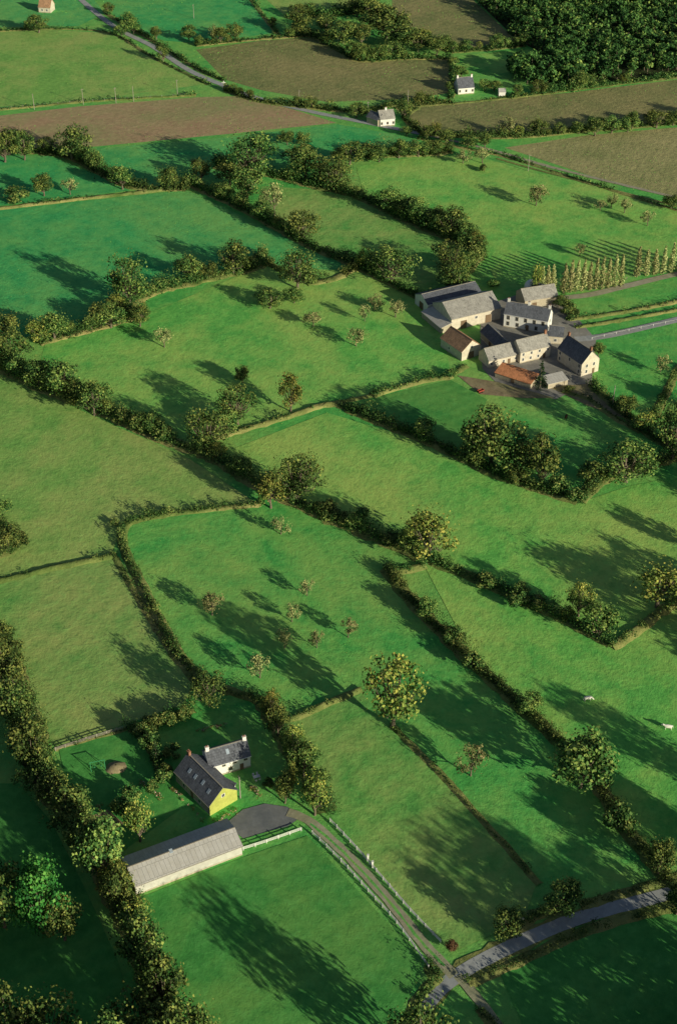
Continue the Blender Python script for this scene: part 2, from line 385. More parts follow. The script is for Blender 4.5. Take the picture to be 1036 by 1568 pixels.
field('meadow',[(693,86),(825,74),(855,100),(700,122)],M_brt)
field('maize_field',[(605,166),(870,142),(1036,122),(1250,100),(1250,170),(1036,187),(780,210),(645,203)],M_crnO)
field('ripe_field',[(772,226),(900,207),(1036,195),(1250,178),(1250,345),(1036,303),(900,268)],M_crnT)
field('meadow',[(140,228),(350,210),(515,190),(600,205),(640,215),(560,240),(400,262),(300,288),(200,290)],M_teal)
field('meadow',[(-200,240),(75,238),(160,272),(200,292),(0,315),(-200,335)],M_teal)
field('meadow',[(-200,345),(0,322),(285,291),(395,342),(540,410),(440,420),(395,395),(230,445),(150,490),(60,520),(-200,470)],M_teal)
field('meadow',[(215,485),(400,408),(540,415),(645,458),(680,520),(690,575),(560,605),(500,622),(345,668),(290,685),(60,560),(70,525)],M_brt)
field('meadow',[(400,285),(480,290),(560,312),(735,388),(650,455),(560,412),(470,375),(395,328)],M_strp)
field('meadow',[(545,255),(640,240),(720,238),(1250,365),(1250,372),(860,445),(760,432),(735,385),(560,310)],M_brt)
field('meadow',[(-200,470),(0,572),(150,640),(290,703),(395,772),(190,800),(170,850),(0,888),(-200,915)],M_yel)
field('meadow',[(-60,900),(0,892),(80,874),(172,856),(240,960),(300,1045),(280,1080),(85,1145),(20,1040)],M_strp)
field('meadow',[(345,692),(500,632),(620,668),(760,735),(880,772),(960,745),(1036,730),(1250,760),(1250,830),(1036,915),(935,985),(740,890),(640,848),(500,785),(400,745)],M_brt)
field('paddock',[(535,618),(690,582),(745,612),(715,690),(640,668)],M_mow)
field('meadow',[(650,868),(740,892),(935,988),(1036,930),(1250,860),(1250,1400),(1036,1350),(960,1265),(900,1180),(730,1020)],M_brt)
field('meadow',[(440,1100),(550,1058),(600,1112),(820,1355),(800,1410),(690,1460),(500,1245)],M_strp)
field('meadow',[(375,1312),(470,1280),(645,1470),(640,1500),(600,1568),(520,1700),(250,1700),(200,1400),(215,1375)],M_mow)
field('lawn',[(90,1145),(195,1118),(260,1150),(275,1240),(180,1310),(110,1235)],M_mow)
field('meadow',[(760,1480),(900,1430),(1036,1395),(1300,1330),(1300,1800),(900,1800)],M_mow)
field('meadow',[(-300,1200),(30,1200),(80,1260),(130,1360),(180,1470),(220,1600),(230,1800),(-300,1800)],M_mow)
field('farm_yard',[(735,470),(790,452),(855,455),(912,520),(905,585),(850,612),(765,592),(738,565),(735,520)],M_yard)
field('earth_yard',[(838,592),(905,588),(948,625),(975,648),(900,622)],M_earth)
field('earth_yard',[(700,575),(760,585),(850,610),(800,610),(735,604)],M_earth)
field('driveway_yard',[(345,1262),(372,1240),(405,1231),(440,1236),(460,1252),(440,1266),(372,1284)],M_drv)
field('vegetable_bed',[(110,1262),(165,1240),(190,1262),(140,1292)],M_earth)
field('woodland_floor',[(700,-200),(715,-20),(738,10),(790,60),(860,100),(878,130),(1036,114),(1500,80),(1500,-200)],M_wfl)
ZR=0.18
strip('verge',[(640,1600),(655,1540),(700,1492),(800,1440),(900,1400),(1010,1372),(1150,1330)],5.2,ZR-.03,M_bank,0.4)
strip('country_road',[(590,1650),(648,1545),(700,1494),(800,1441),(900,1402),(1012,1372),(1200,1320)],3.5,ZR,M_asph,0.08)
strip('farm_track',[(440,1245),(470,1256),(510,1290),(560,1340),(610,1398),(650,1448),(695,1495)],2.6,ZR+.005,M_dirt,0.2)
strip('track_grass_strip',[(475,1262),(510,1291),(560,1341),(610,1399),(650,1449),(680,1480)],0.6,ZR+.01,M_base,0.5)
strip('farm_track',[(700,1494),(735,1535),(790,1610)],2.2,ZR+.009,M_dirt,0.2)
strip('country_road',[(60,-60),(160,30),(235,72),(290,108),(345,132),(400,152),(480,172),(580,192),(650,206)],3.8,ZR,M_asph,0.05)
strip('farm_track',[(650,206),(760,232),(850,258),(1036,303),(1250,352)],2.4,ZR,M_dirt,0.2)
strip('farm_track',[(760,243),(850,268),(1036,316),(1250,366)],1.6,ZR,M_bank,0.2)
strip('farm_track',[(848,458),(900,452),(960,438),(1036,420),(1250,375)],3.8,ZR,M_dirt,0.1)
strip('country_road',[(880,520),(930,514),(1036,490),(1250,440)],4.0,ZR,M_asph,0.05)
strip('farm_track',[(900,585),(950,630),(990,655)],2.6,ZR,M_dirt,0.2)

# ------------------------------------------------------------------ hedges
Hd=[([(-200,345),(0,320),(100,308),(200,297),(285,287)],1.2,1.6,.45,.8),
([(70,235),(110,242),(160,268),(200,286),(285,290)],3.6,3.8,.05,.5,.12),
([(285,280),(340,305),(400,335),(470,375),(540,405),(590,430),(655,462)],3.5,3.8,0,.6,.04),
([(330,255),(400,265),(480,285),(545,300),(640,345),(735,385)],4.4,4.8,0,.6,.08),
([(155,492),(230,450),(300,432),(395,408),(398,392)],4.0,4.4,0,.7,.06),
([(398,395),(430,415)],2.4,2.6,0,.6),
([(470,435),(510,428),(545,412),(570,418)],3.2,3.2,.05,.7,.05),
([(-200,440),(-60,520),(0,560),(60,592),(150,628),(250,672),(330,702),(400,745),(480,782),(540,808),(600,832),(645,852)],3.9,4.6,.0,.7,.06),
([(645,852),(740,892),(860,947),(935,987)],3.0,3.4,0,.7,.04),
([(60,525),(150,502),(215,482)],4,4.2,0,.6,.1),
([(290,690),(345,667),(430,642),(500,620),(530,625)],1.5,1.9,.3,.9),
([(530,625),(620,662),(700,697),(760,728),(820,748),(885,768)],3.0,3.4,0,.7,.03),
([(500,620),(570,606)],1.0,1.6,.4,.6),([(570,606),(640,585),(692,576)],1.9,2.3,.1,.8),
([(690,575),(712,560)],1.5,2,0,.5),
([(905,590),(950,630),(985,658),(1012,678),(1080,700)],2.6,3,.1,.5,.04),
([(885,768),(925,732),(1005,708),(1080,690)],3.4,4,.0,.6,.06),
([(400,772),(300,782),(230,792),(195,803),(188,832),(210,882),(250,960),(290,1022),(335,1052),(412,1078)],1.8,2.1,0,.6),
([(172,848),(205,905),(240,965),(275,1015),(300,1045)],1.5,1.3,.1,.4),
([(-200,930),(0,890),(80,871),(172,852)],1.0,1.8,.4,.8),
([(590,872),(650,942),(730,1022),(830,1112),(900,1182),(960,1272),(1015,1338),(1080,1400)],2.8,3.2,0,.7,.025),
([(592,872),(620,874),(650,866)],1.3,2.4,.1,.9),
([(412,1078),(440,1102),(500,1078),(552,1056)],1.2,1.5,.15,.7),
([(600,1112),(640,1152),(680,1192),(760,1282),(825,1355)],1.0,1.1,.05,.35),
([(405,1075),(432,1120),(462,1170),(490,1220),(500,1245)],4.4,4.8,0,.4),
([(888,1388),(985,1360),(1060,1335)],1.6,2.0,0,.4),([(770,1432),(820,1400),(870,1382)],2.2,2.4,.1,.4),
([(-60,900),(0,990),(30,1060),(52,1130),(70,1200),(110,1245),(150,1300),(182,1380),(220,1452),(250,1568),(280,1700)],4.8,5.6,0,.5,.13),
([(935,992),(980,962),(1036,922),(1200,840)],1.5,2.6,.1,1.0),
([(735,388),(700,432),(690,445)],4,4.6,0,.5,.1),
([(640,212),(700,225),(780,242),(900,280),(1036,322),(1250,378)],1.6,1.8,.25,.4,.015),
([(560,240),(600,238),(660,236),(690,232)],3.8,4.4,0,.5,.12),
([(870,490),(940,480),(1036,462),(1250,415)],1.4,1.8,.2,.6),
([(880,502),(940,492),(1036,475)],.9,1.4,.4,.6),
([(345,138),(400,156),(500,168),(560,172),(600,162),(690,157)],2.6,2.8,.0,.4,.05),
([(-200,180),(0,168),(130,156),(300,146)],1.3,1.6,.3,.6),
([(165,22),(240,66),(300,104),(345,124)],2.2,2.4,.1,.4,.03),
([(60,44),(165,50),(235,88),(320,130)],1.4,1.8,.2,.4,.02),
([(300,70),(400,60),(480,55)],2.2,2.4,.1,.4,.03),([(480,55),(520,78),(550,93),(620,90),(690,90)],3,3.4,0,.4,.1),
([(370,-20),(400,20),(425,52)],1.8,2,.1,.4,.02),([(440,27),(520,22),(575,16)],4,4.6,0,.4,.12),
([(575,16),(600,45),(640,62),(690,78)],4.2,6,0,.4,.15),([(690,80),(740,76),(800,70)],3,4,0,.4,.1),
([(690,90),(694,120),(690,150)],2.4,2.8,.1,.4,.04),
([(645,206),(780,210),(900,200),(1036,189),(1250,172)],3,3.4,.0,.4,.06),
([(605,166),(660,161),(700,158),(780,150)],1.3,1.8,.1,.4),([(780,150),(870,138),(1036,118),(1250,98)],2.8,3.2,.0,.4,.05),
([(640,165),(620,180),(645,204)],2.2,2.6,.1,.4,.03),
([(-200,60),(60,44)],1.8,2.4,.1,.4,.03),([(-200,245),(0,232),(75,236)],2.6,3,.15,.4,.06),
([(0,800),(20,840),(-5,850)],3,3.6,0,.5,.1),
([(85,1147),(195,1117)],.9,.9,.3,.2),([(195,1117),(225,1110),(260,1100),(295,1085)],2.0,2.4,.0,.2),
([(80,1190),(110,1245)],2,2,0,.2),([(205,1120),(235,1160),(245,1195)],2.2,1.8,.1,.1),
([(628,1568),(640,1530),(668,1500),(655,1478)],1.8,2.2,.1,.3),
([(860,600),(900,612),(940,640),(980,662)],1.2,1.4,.3,.4),
([(735,1545),(800,1620)],1.4,2,.2,.3),([(180,1382),(215,1372)],1.6,2,.1,.3),
([(850,455),(880,478),(870,490)],2.2,2.8,0,.3),([(1040,560),(1000,640)],2,2.4,0,.3),
([(715,1505),(800,1470),(900,1425),(1020,1392),(1100,1370)],1.5,2,.25,.3)]
for q in Hd: hedge(q[0],q[1]*1.05,q[2],q[3],q[4],tint=RNG.uniform(.28,.47),autot=q[5] if len(q)>5 else 0)

# ------------------------------------------------------------------ trees
T=[('oak',8,248,52,42),('oak',38,245,48,32),('oak',112,245,52,46),('oak',68,300,38,30),('shr',25,306,24,36),('orc',108,298,24,24),('oak',188,290,40,36),('oak',258,290,34,36),('oak',308,276,32,32),
('big',382,272,70,72),('oak',378,302,52,50),('oak',352,285,40,40),('oak',440,222,24,24),('oak',466,222,24,22),('oak',458,252,34,40),('oak',468,275,46,46),('big',512,290,50,56),('oak',535,252,40,36),('orc',420,330,50,34),('oak',465,368,50,46),('oak',490,280,36,36),
('oak',600,326,40,46),('oak',642,342,38,46),('oak',690,364,46,42),('oak',668,352,36,34),('oak',715,375,30,34),('big',690,420,52,56),('oak',698,444,40,46),('big',598,432,56,66),('oak',570,416,32,30),('oak',625,335,34,36),
('oak',580,248,26,30),('oak',610,242,30,32),('oak',640,240,28,32),('oak',662,236,22,26),
('big',200,466,80,64),('oak',290,430,36,38),('oak',358,420,50,44),('oak',322,427,28,28),('shr',382,412,24,30),('big',455,442,64,54),('oak',215,500,36,32),('oak',170,502,34,42),('oak',84,520,44,52),('oak',10,524,54,48),('oak',140,505,26,30),
('oak',413,472,24,36),('oak',450,464,24,30),('orc',480,500,22,26),('orc',545,530,28,32),('orc',558,492,26,18),('orc',572,474,18,26),('orc',605,486,26,30),('orc',252,532,28,28),('oak',372,586,28,24),
('aut',445,630,60,40),('big',364,650,60,56),('big',318,688,64,60),('oak',345,668,44,40),
('oak',20,556,52,48),('oak',60,594,54,44),('oak',97,612,56,48),('oak',145,636,58,48),('oak',30,580,38,36),('oak',122,622,40,38),('shr',190,650,26,30),('shr',215,660,28,32),('shr',245,672,26,30),('oak',-30,545,50,50),
('aut',415,778,60,42),('big',456,770,78,68),('orc',430,818,26,28),('shr',550,808,38,34),('shr',500,790,30,30),('aut',655,856,76,76),('shr',600,836,26,30),('shr',520,800,24,28),
('big',752,712,84,84),('oak',788,728,56,52),('oak',728,700,60,40),('oak',825,744,76,54),('big',957,738,60,80),('big',1028,705,92,62),('orc',1010,570,26,22),('shr',985,660,26,30),('shr',880,768,24,28),('shr',853,752,30,32),
('aut',885,944,52,42),('oak',915,978,54,54),('aut',1005,930,66,78),('shr',692,984,34,30),('shr',722,1024,30,32),('oak',888,1205,78,84),('shr',945,1268,44,44),('oak',1006,1340,54,46),('shr',790,925,26,30),('shr',745,900,24,28),('shr',820,935,24,28),
('aut',600,1112,98,90),('orc',720,1188,44,42),('oak',860,1396,44,54),('oak',775,1432,36,48),('red',690,1455,18,20),('oak',1034,1400,50,40),
('orc',325,942,32,32),('orc',398,1038,34,30),('orc',470,912,24,24),('orc',436,992,30,26),('orc',485,992,26,20),('orc',533,976,28,24),('orc',447,952,26,24),
('big',320,1080,54,60),('shr',232,1150,38,28),('shr',215,1130,24,26),('con',240,1165,30,18),('shr',265,1158,22,24),('shr',236,1116,26,24),('shr',258,1110,24,24),('shr',280,1104,24,22),('aut',215,1288,64,48),('oak',436,1230,44,32),
('aut',482,1248,62,44),('oak',466,1190,56,40),('oak',425,1128,54,36),('aut',450,1160,50,34),('aut',410,1098,34,24),('oak',492,1225,50,32),('aut',445,1215,44,28),('aut',416,1108,52,28),
('shr',250,1200,24,22),('shr',232,1215,20,20),('shr',200,1225,26,26),('shr',188,1245,26,28),('shr',300,1215,12,12),('shr',205,1255,30,26),('shr',410,1205,14,16),('shr',255,1185,18,18),
('oak',15,1064,76,64),('oak',22,1105,70,60),('oak',50,1182,76,62),('oak',60,1214,56,50),('oak',108,1282,70,60),('oak',156,1348,92,66),('brt',68,1428,108,84),('oak',8,1420,96,70),('oak',212,1476,74,66),('oak',252,1550,80,58),('oak',185,1390,54,50),('oak',80,1235,50,48),('oak',130,1310,60,48),('oak',235,1520,64,48),('oak',-30,1020,70,60),
('oak',-40,1340,100,80),('oak',-70,1440,110,90),('oak',100,1440,60,50),
('oak',14,845,44,42),('oak',0,795,34,34),('shr',30,838,26,28),('shr',175,804,12,14),
('oak',60,50,30,28),('oak',290,62,26,22),('orc',327,66,28,14),('oak',360,62,30,28),('oak',460,52,34,40),('oak',525,66,42,46),('oak',553,70,34,34),('oak',590,60,56,60),('oak',612,76,40,46),('oak',640,80,34,38),('oak',500,50,30,34),('oak',572,34,40,40),('oak',546,26,30,30),('oak',598,90,28,32),('oak',668,84,26,30),('oak',560,90,22,26),('oak',470,24,22,24),('oak',240,60,20,22),('oak',205,52,20,24),
('orc',775,208,30,22),('oak',820,205,26,24),('oak',910,208,24,28),('oak',935,204,26,28),('oak',960,202,26,28),('oak',1004,196,26,30),('oak',1030,192,24,26),('oak',855,206,18,20),('oak',885,205,20,22),('oak',742,226,24,22),('oak',715,226,22,22),('oak',684,220,22,22),('orc',738,250,24,22),('orc',708,250,18,24),
('orc',820,315,32,30),('orc',887,392,20,18),('orc',990,346,24,22),('orc',935,318,22,20),('orc',955,326,22,20),('oak',965,200,30,20),('orc',918,322,14,18),
('oak',742,139,20,20),('oak',756,140,18,18),('oak',688,140,16,16),('oak',705,118,18,20),('oak',545,180,26,28),('oak',622,208,16,18),('oak',520,250,22,24),
('con',826,592,38,20),('shr',740,262,12,14),('oak',855,470,20,20),('shr',866,482,16,18),('shr',690,575,14,16),('shr',755,440,14,16),('aut',820,455,58,18),
('oak',915,545,20,18),('shr',908,560,14,14),('shr',745,545,10,12),('shr',870,600,12,16)]
for t in T: tree(*t)
for i in range(10): tree('pop',862+i*9.6,449-i*1.2,46+random.uniform(-4,4),11)
for i in range(8): tree('pop',974+i*13,424-i*1.6,42+random.uniform(-4,4),11)
for x,y in ((828,450),(836,449),(844,447)): tree('pop',x,y,42,11)
# trees standing just outside the frame (their long shadows reach the nearest fields)
for x,y,hp,wp in ((1120,1590,110,110),(1110,1530,80,80),(1170,1540,110,90),(1200,1600,120,100),(640,1640,95,95),(1090,1640,110,100),(230,1640,110,100),(270,1690,120,110),(180,1690,120,110),(320,1760,130,120),(120,1740,130,120),(300,1640,90,90),(1230,1390,100,90),(1140,1010,80,80),(1130,960,70,70),(1160,1240,90,80),(1120,760,70,70),(20,1660,120,100),(70,1640,100,100)):
    tree('big',x,y,hp,wp)
for i in range(34):
    x=random.choice([random.uniform(-190,-30),random.uniform(1080,1240)]); y=random.uniform(150,1500)
    tree('oak',x,y,18+sc(y)*7,14+sc(y)*6)
# woodland: one object each
def wood(name,poly,n,seed,ls=1.1,sp=20,hr=(7,15),npb=24):
    r=np.random.default_rng(seed); W=[np.array(G(*p)) for p in poly]; acc=Acc()
    xs=[p[0] for p in W]; ys=[p[1] for p in W]; c=0; tries=0; placed=[]
    while c<n and tries<n*40:
        tries+=1; x=r.uniform(min(xs),max(xs)); y=r.uniform(min(ys),max(ys)); ins=False; j=len(W)-1
        for i in range(len(W)):
            if (W[i][1]>y)!=(W[j][1]>y) and x<(W[j][0]-W[i][0])*(y-W[i][1])/(W[j][1]-W[i][1])+W[i][0]: ins=not ins
            j=i
        if not ins or any((x-a)**2+(y-b)**2<sp for a,b in placed): continue
        placed.append((x,y)); c+=1; H_=r.uniform(*hr); R_=r.uniform(3.0,5.6); t0=r.uniform(0,.45)
        tube(acc,[(x,y,0),(x,y,H_*.6)],[.3,.1],1,5)
        for b in range(10):
            d=r.normal(size=3); d/=np.linalg.norm(d)
            blob(acc,(x+d[0]*R_*.55,y+d[1]*R_*.55,H_*.54+d[2]*H_*.34),R_*r.uniform(.35,.55),npb,ls,t0+r.uniform(-.15,.2),0,r)
    return link(bpy.data.objects.new(name,acc.mesh(name,[L_oak,M_bark])))
wood('woodland',[(705,-60),(735,10),(790,60),(860,100),(875,128),(1036,112),(1180,98),(1180,-60)],820,3)
wood('woodland_edge',[(775,110),(790,128),(870,134),(900,120),(860,96),(830,100)],44,5)
wood('copse',[(820,1665),(900,1640),(1020,1630),(1330,1590),(1330,1800),(1000,1900),(820,1780)],190,8,ls=.8,sp=13,hr=(10,13),npb=22)
# rough tussocks of longer grass over the pastures: one object
acc=Acc(); n=45000
yy=160+RNG.random(n)**0.75*980; xx=(RNG.random(n)-.5)*yy*0.66
keep=(np.sin(xx*.05+yy*.031)+np.sin(xx*.021-yy*.043+1)+RNG.normal(size=n)*.9)>-.3
xx=xx[keep];yy=yy[keep];n=len(xx)
dd=np.hypot(yy,HC); sz=np.clip(dd/1100*.5,.2,.5)*RNG.uniform(.7,1.3,n)
C=np.stack([xx,yy,sz*.25],1); N=np.stack([RNG.normal(size=n)*.6+.3,RNG.normal(size=n)*.6-.3,np.abs(RNG.normal(size=n))*.5+.5],1)
leaves(acc,C,N,sz,np.clip(RNG.normal(.45,.18,n),0,1),0)
link(bpy.data.objects.new('grass_tufts',acc.mesh('grass_tufts',[L_tft])))

# ------------------------------------------------------------------ buildings
def child(name,V,Fs,mat,par):
    me=bpy.data.meshes.new(name); me.from_pydata([tuple(v) for v in V],[],Fs); me.materials.append(mat); me.update()
    o=link(bpy.data.objects.new(name,me)); o.parent=par; return o
BF=[(0,3,2,1),(4,5,6,7),(0,1,5,4),(1,2,6,5),(2,3,7,6),(3,0,4,7)]
def boxv(x0,x1,y0,y1,z0,z1): return [(x0,y0,z0),(x1,y0,z0),(x1,y1,z0),(x0,y1,z0),(x0,y0,z1),(x1,y0,z1),(x1,y1,z1),(x0,y1,z1)]
def multi(name,boxes,mat,par):
    V=[];Fs=[]
    for b in boxes:
        n=len(V); V+=boxv(*b); Fs+=[tuple(i+n for i in f) for f in BF]
    return child(name,V,Fs,mat,par)
M_sky=flat('skylight_glass',(0.35,0.42,0.50),0.15,1,.1)
def building(name,p0,p1,D,eave,rise,wall,roof,wins=(),doors=(),chim=(),sky_=(),mono=False,gmat=None):
    a=Vector(G(*p0)); b=Vector(G(*p1)); L=(b-a).length; ang=math.atan2(b.y-a.y,b.x-a.x)
    e=link(bpy.data.objects.new(name,None)); e.location=(a.x,a.y,0); e.rotation_euler=(0,0,ang); e.empty_display_size=1
    rz=eave+rise
    if mono:
        V=[(0,0,-.3),(L,0,-.3),(L,D,-.3),(0,D,-.3),(0,0,eave),(L,0,eave),(L,D,rz),(0,D,rz)]
        child('walls',V,BF,wall,e)
        t=.14;o=.25; s=rise/D
        V=[(-o,-o,eave-o*s+.02),(L+o,-o,eave-o*s+.02),(L+o,D+o,rz+o*s+.02),(-o,D+o,rz+o*s+.02)]; V+=[(x,y,z+t) for x,y,z in V]
        child('roof',V,BF,roof,e)
    else:
        V=[(0,0,-.3),(L,0,-.3),(L,D,-.3),(0,D,-.3),(0,0,eave),(L,0,eave),(L,D,eave),(0,D,eave),(0,D/2,rz),(L,D/2,rz)]
        child('walls',V,[(0,1,5,4),(2,3,7,6),(1,2,6,9,5),(3,0,4,8,7),(0,3,2,1)],wall,e)
        if gmat: child('gable_render',[(L+.03,-.02,-.2),(L+.03,D+.02,-.2),(L+.03,D+.02,eave),(L+.03,D/2,rz-.02),(L+.03,-.02,eave),(L+.003,-.02,-.2),(L+.003,D+.02,-.2),(L+.003,D+.02,eave),(L+.003,D/2,rz-.02),(L+.003,-.02,eave)],[(0,1,2,3,4),(9,8,7,6,5),(0,5,6,1),(1,6,7,2),(4,9,5,0)],gmat,e)
        t=.16;o=.35;g=.2; s=rise/(D/2); z0=eave-o*s+.02; zr=rz+.02
        V=[(-g,-o,z0),(L+g,-o,z0),(L+g,D/2,zr),(-g,D/2,zr)]; V+=[(x,y,z+t) for x,y,z in V]
        child('roof_front',V,BF,roof,e)
        V=[(-g,D/2+.002,zr),(L+g,D/2+.002,zr),(L+g,D+o,z0),(-g,D+o,z0)]; V+=[(x,y,z+t) for x,y,z in V]
        child('roof_back',V,BF,roof,e)
        multi('ridge_tiles',[(-g,L+g,D/2-.14,D/2+.14,zr+t-.06,zr+t+.07)],M_brk if roof in(R_org,R_brn) else M_pole,e)
        multi('gutter',[(-g,L+g,-o-.12,-o-.005,z0-.02,z0+.1)],M_white if wall in(M_plw,M_white) else M_pole,e)
        multi('plinth',[(-.04,L+.04,-.04,-.005,-.2,.45)],M_stn if wall is not M_stn else M_crm,e)
    fr=[];gl=[];dr=[]
    def put(lst,f,u,z,w_,h_,pr):
        if f=='F': lst.append((u-w_/2,u+w_/2,-pr,.02,z,z+h_))
        if f=='B': lst.append((u-w_/2,u+w_/2,D-.02,D+pr,z,z+h_))
        if f=='R': lst.append((L-.02,L+pr,u-w_/2,u+w_/2,z,z+h_))
        if f=='L': lst.append((-pr,.02,u-w_/2,u+w_/2,z,z+h_))
    for f,u,z,w_,h_ in wins:
        LL=L if f in'FB' else D
        put(fr,f,u*LL,z-.1,w_+.26,h_+.2,.06); put(gl,f,u*LL-w_*.26,z,w_*.45,h_,.08); put(gl,f,u*LL+w_*.26,z,w_*.45,h_,.08)
    for f,u,w_,h_ in doors:
        LL=L if f in'FB' else D
        put(dr,f,u*LL,0.0,w_,h_,.09)
    if fr: multi('window_frames',fr,M_stn if wall is M_plw else M_white,e); multi('window_panes',gl,M_gls,e)
    if dr: multi('doors',dr,M_wood,e)
    for u in chim:
        x=u*L; x=min(max(x,.5),L-.5)
        multi('chimney',[(x-.45,x+.45,D/2-.32,D/2+.32,eave+rise*.5,rz+1.2),(x-.53,x+.53,D/2-.40,D/2+.40,rz+1.203,rz+1.36)],M_plw if wall is M_plw else M_brk,e)
        multi('chimney_pots',[(x-.3,x-.08,D/2-.1,D/2+.1,rz+1.363,rz+1.75),(x+.08,x+.3,D/2-.1,D/2+.1,rz+1.363,rz+1.7)],M_brk,e)
    if not mono:
        for u,v in sky_:
            x=u*L; s=rise/(D/2); y0=v*D/2; y1=y0+.95
            V=[(x-.4,y0,eave+s*y0+.19),(x+.4,y0,eave+s*y0+.19),(x+.4,y1,eave+s*y1+.19),(x-.4,y1,eave+s*y1+.19)]; V+=[(a_,b_,c_+.08) for a_,b_,c_ in V]
            child('skylight',V,BF,M_sky,e)
    return e
row=lambda f,n,z,w_=1.0,h_=1.3,a=.1,b=.9:[(f,a+(b-a)*i/(n-1),z,w_,h_) for i in range(n)]
building('farm_cottage',(270,1196),(322,1249),8.2,3.6,3.5,M_stn,R_slt,wins=[('F',.25,1,.9,1.1),('F',.7,1,.9,1.1),('R',.5,4.0,.8,.9)],doors=[('F',.48,1.,2.1)],chim=(.03,),sky_=[(.25,.35),(.42,.35),(.62,.4),(.82,.3)],gmat=M_yelw)
building('cottage_wing',(322,1192),(384,1174),6.0,4.3,2.6,M_plw,R_slt,wins=row('F',3,2.9,.8,.9,.35,.88)+[('F',.5,.9,.9,1.1),('R',.5,2.9,.8,.9)],doors=[('F',.78,1.,2.1)],chim=(.04,.97),sky_=[(.5,.4)])
building('cottage_porch',(322,1206),(352,1222),2.4,2.2,.7,M_plw,R_slt,mono=True)
building('long_barn',(209,1371),(371,1309),9.0,3.4,1.5,M_gwl,R_gry,doors=[('L',.5,3.0,2.8),('L',.2,1.0,2.0)],wins=[],sky_=[(.4,.9)])
building('garden_shed',(184,1358),(200,1353),3,2.0,.7,M_plw,R_gry,mono=True)
building('big_barn',(690,507),(765,489),15,5.2,3.6,M_crm,R_lgt,doors=[('F',.25,2.6,3.4),('F',.75,2.6,3.4),('L',.5,3,3.5)],wins=[('F',.5,3,1,1)])
building('cattle_barn',(654,481),(735,461),10,4.2,2.2,M_plw,R_slt,doors=[('L',.5,3,3)])
building('lean_to_shed',(645,486),(674,511),5,2.4,1.2,M_stn,R_gry,mono=True)
building('tiled_barn',(674,531),(706,553),9.0,4.0,3.4,M_crm,R_brn,doors=[('R',.5,2.4,2.8)],wins=[('R',.5,4.3,.9,.9),('F',.4,1.5,.8,.8)])
building('farmhouse',(770,500),(836,512),7.5,5.8,3.4,M_plw,R_slt,wins=row('F',5,3.5,1,1.5)+row('F',4,1,1,1.5,.1,.75)+[('R',.5,3.4,.9,1.2)],doors=[('F',.55,1.1,2.3)],chim=(.03,.5,.97))
building('stone_outbuilding',(802,474),(852,466),8.5,4.0,3.0,M_stn,R_lgt,doors=[('F',.3,2,2.4)],wins=[('R',.5,2,1,1)])
building('stable',(735,518),(763,545),6.0,3.2,2.4,M_stn,R_slt,doors=[('F',.5,1.4,2.2)])
building('stable',(747,564),(793,553),7.5,3.4,3.0,M_crm,R_lgt,wins=row('F',3,1.2,.8,.9),doors=[('F',.68,1.1,2.1)])
building('stone_cottage',(795,557),(841,546),7.5,5.0,3.0,M_crm,R_lgt,wins=row('F',4,3.1,.8,1.1)+row('F',3,1,.8,1.1,.1,.6),doors=[('F',.8,1.1,2.1)],chim=(.97,))
building('tile_roofed_shed',(757,578),(811,596),5.5,2.1,1.5,M_stn,R_org,mono=True,doors=[('F',.5,1.4,1.9)])
building('stone_farmhouse',(852,552),(888,577),8.2,5.4,4.2,M_crm,R_slt,wins=row('F',3,3.3,.9,1.3)+row('F',2,1,.9,1.3)+[('R',.3,3.3,.9,1.2),('R',.7,3.3,.9,1.2),('R',.3,.9,.9,1.3)],doors=[('R',.7,1,2.1)],chim=(.04,.96))
building('stone_annex',(838,526),(860,528),6,3.6,2.6,M_crm,R_slt,wins=[('F',.5,1.2,.9,1)])
building('garden_shed',(838,596),(868,589),4.5,2.1,.8,M_stn,R_gry,mono=True)
building('white_house',(701,145),(725,143),8,3.6,4.2,M_plw,R_slt,wins=row('F',3,1.2,.9,1.2),chim=(.03,.97))
building('white_shed',(763,148),(773,148),4,2.6,1.2,M_plw,R_gry)
building('roadside_house',(582,194),(604,192),8,3.8,3.2,M_plw,R_lgt,wins=row('F',3,1,.9,1.2),chim=(.5,))
building('roadside_barn',(561,188),(578,194),6,3.4,2.2,M_stn,R_slt)
building('distant_house',(60,19),(78,20),8,3.4,4.0,M_crm,R_brn,wins=row('F',2,1,.9,1.2,.3,.7),chim=(.9,))

# ------------------------------------------------------------------ small things
def rooted(name,x,y,rot=0,z=0):
    e=link(bpy.data.objects.new(name,None)); X,Y=G(x,y); e.location=(X,Y,z); e.rotation_euler=(0,0,rot); return e
def fence(name,pts,mat,h=1.25,sp=2.6,rails=(.45,.8,1.15),pr=.12,rr=.08):
    C=smooth(pts,0.5); d=np.r_[0,np.cumsum(np.linalg.norm(np.diff(C,axis=0),axis=1))]; n=max(2,int(d[-1]/sp)+1)
    t=np.linspace(0,d[-1],n); Pp=np.stack([np.interp(t,d,C[:,0]),np.interp(t,d,C[:,1])],1); acc=Acc()
    for i,p in enumerate(Pp):
        hh=h*random.uniform(.93,1.07); a=p+RNG.normal(size=2)*.04
        V=boxv(a[0]-pr,a[0]+pr,a[1]-pr,a[1]+pr,-.2,hh); acc.add(V,BF,0,.5)
        if i<n-1:
            q=Pp[i+1]
            for z in rails: tube(acc,[(p[0],p[1],z),((p[0]+q[0])/2,(p[1]+q[1])/2,z-.03),(q[0],q[1],z)],[rr]*3,0,4)
    return link(bpy.data.objects.new(name,acc.mesh(name,[mat])))
fence('white_rail_fence',[(478,1277),(520,1318),(570,1373),(610,1418),(655,1482)],M_white)
fence('white_rail_fence',[(505,1258),(545,1300),(590,1352),(630,1398),(674,1444)],M_white)
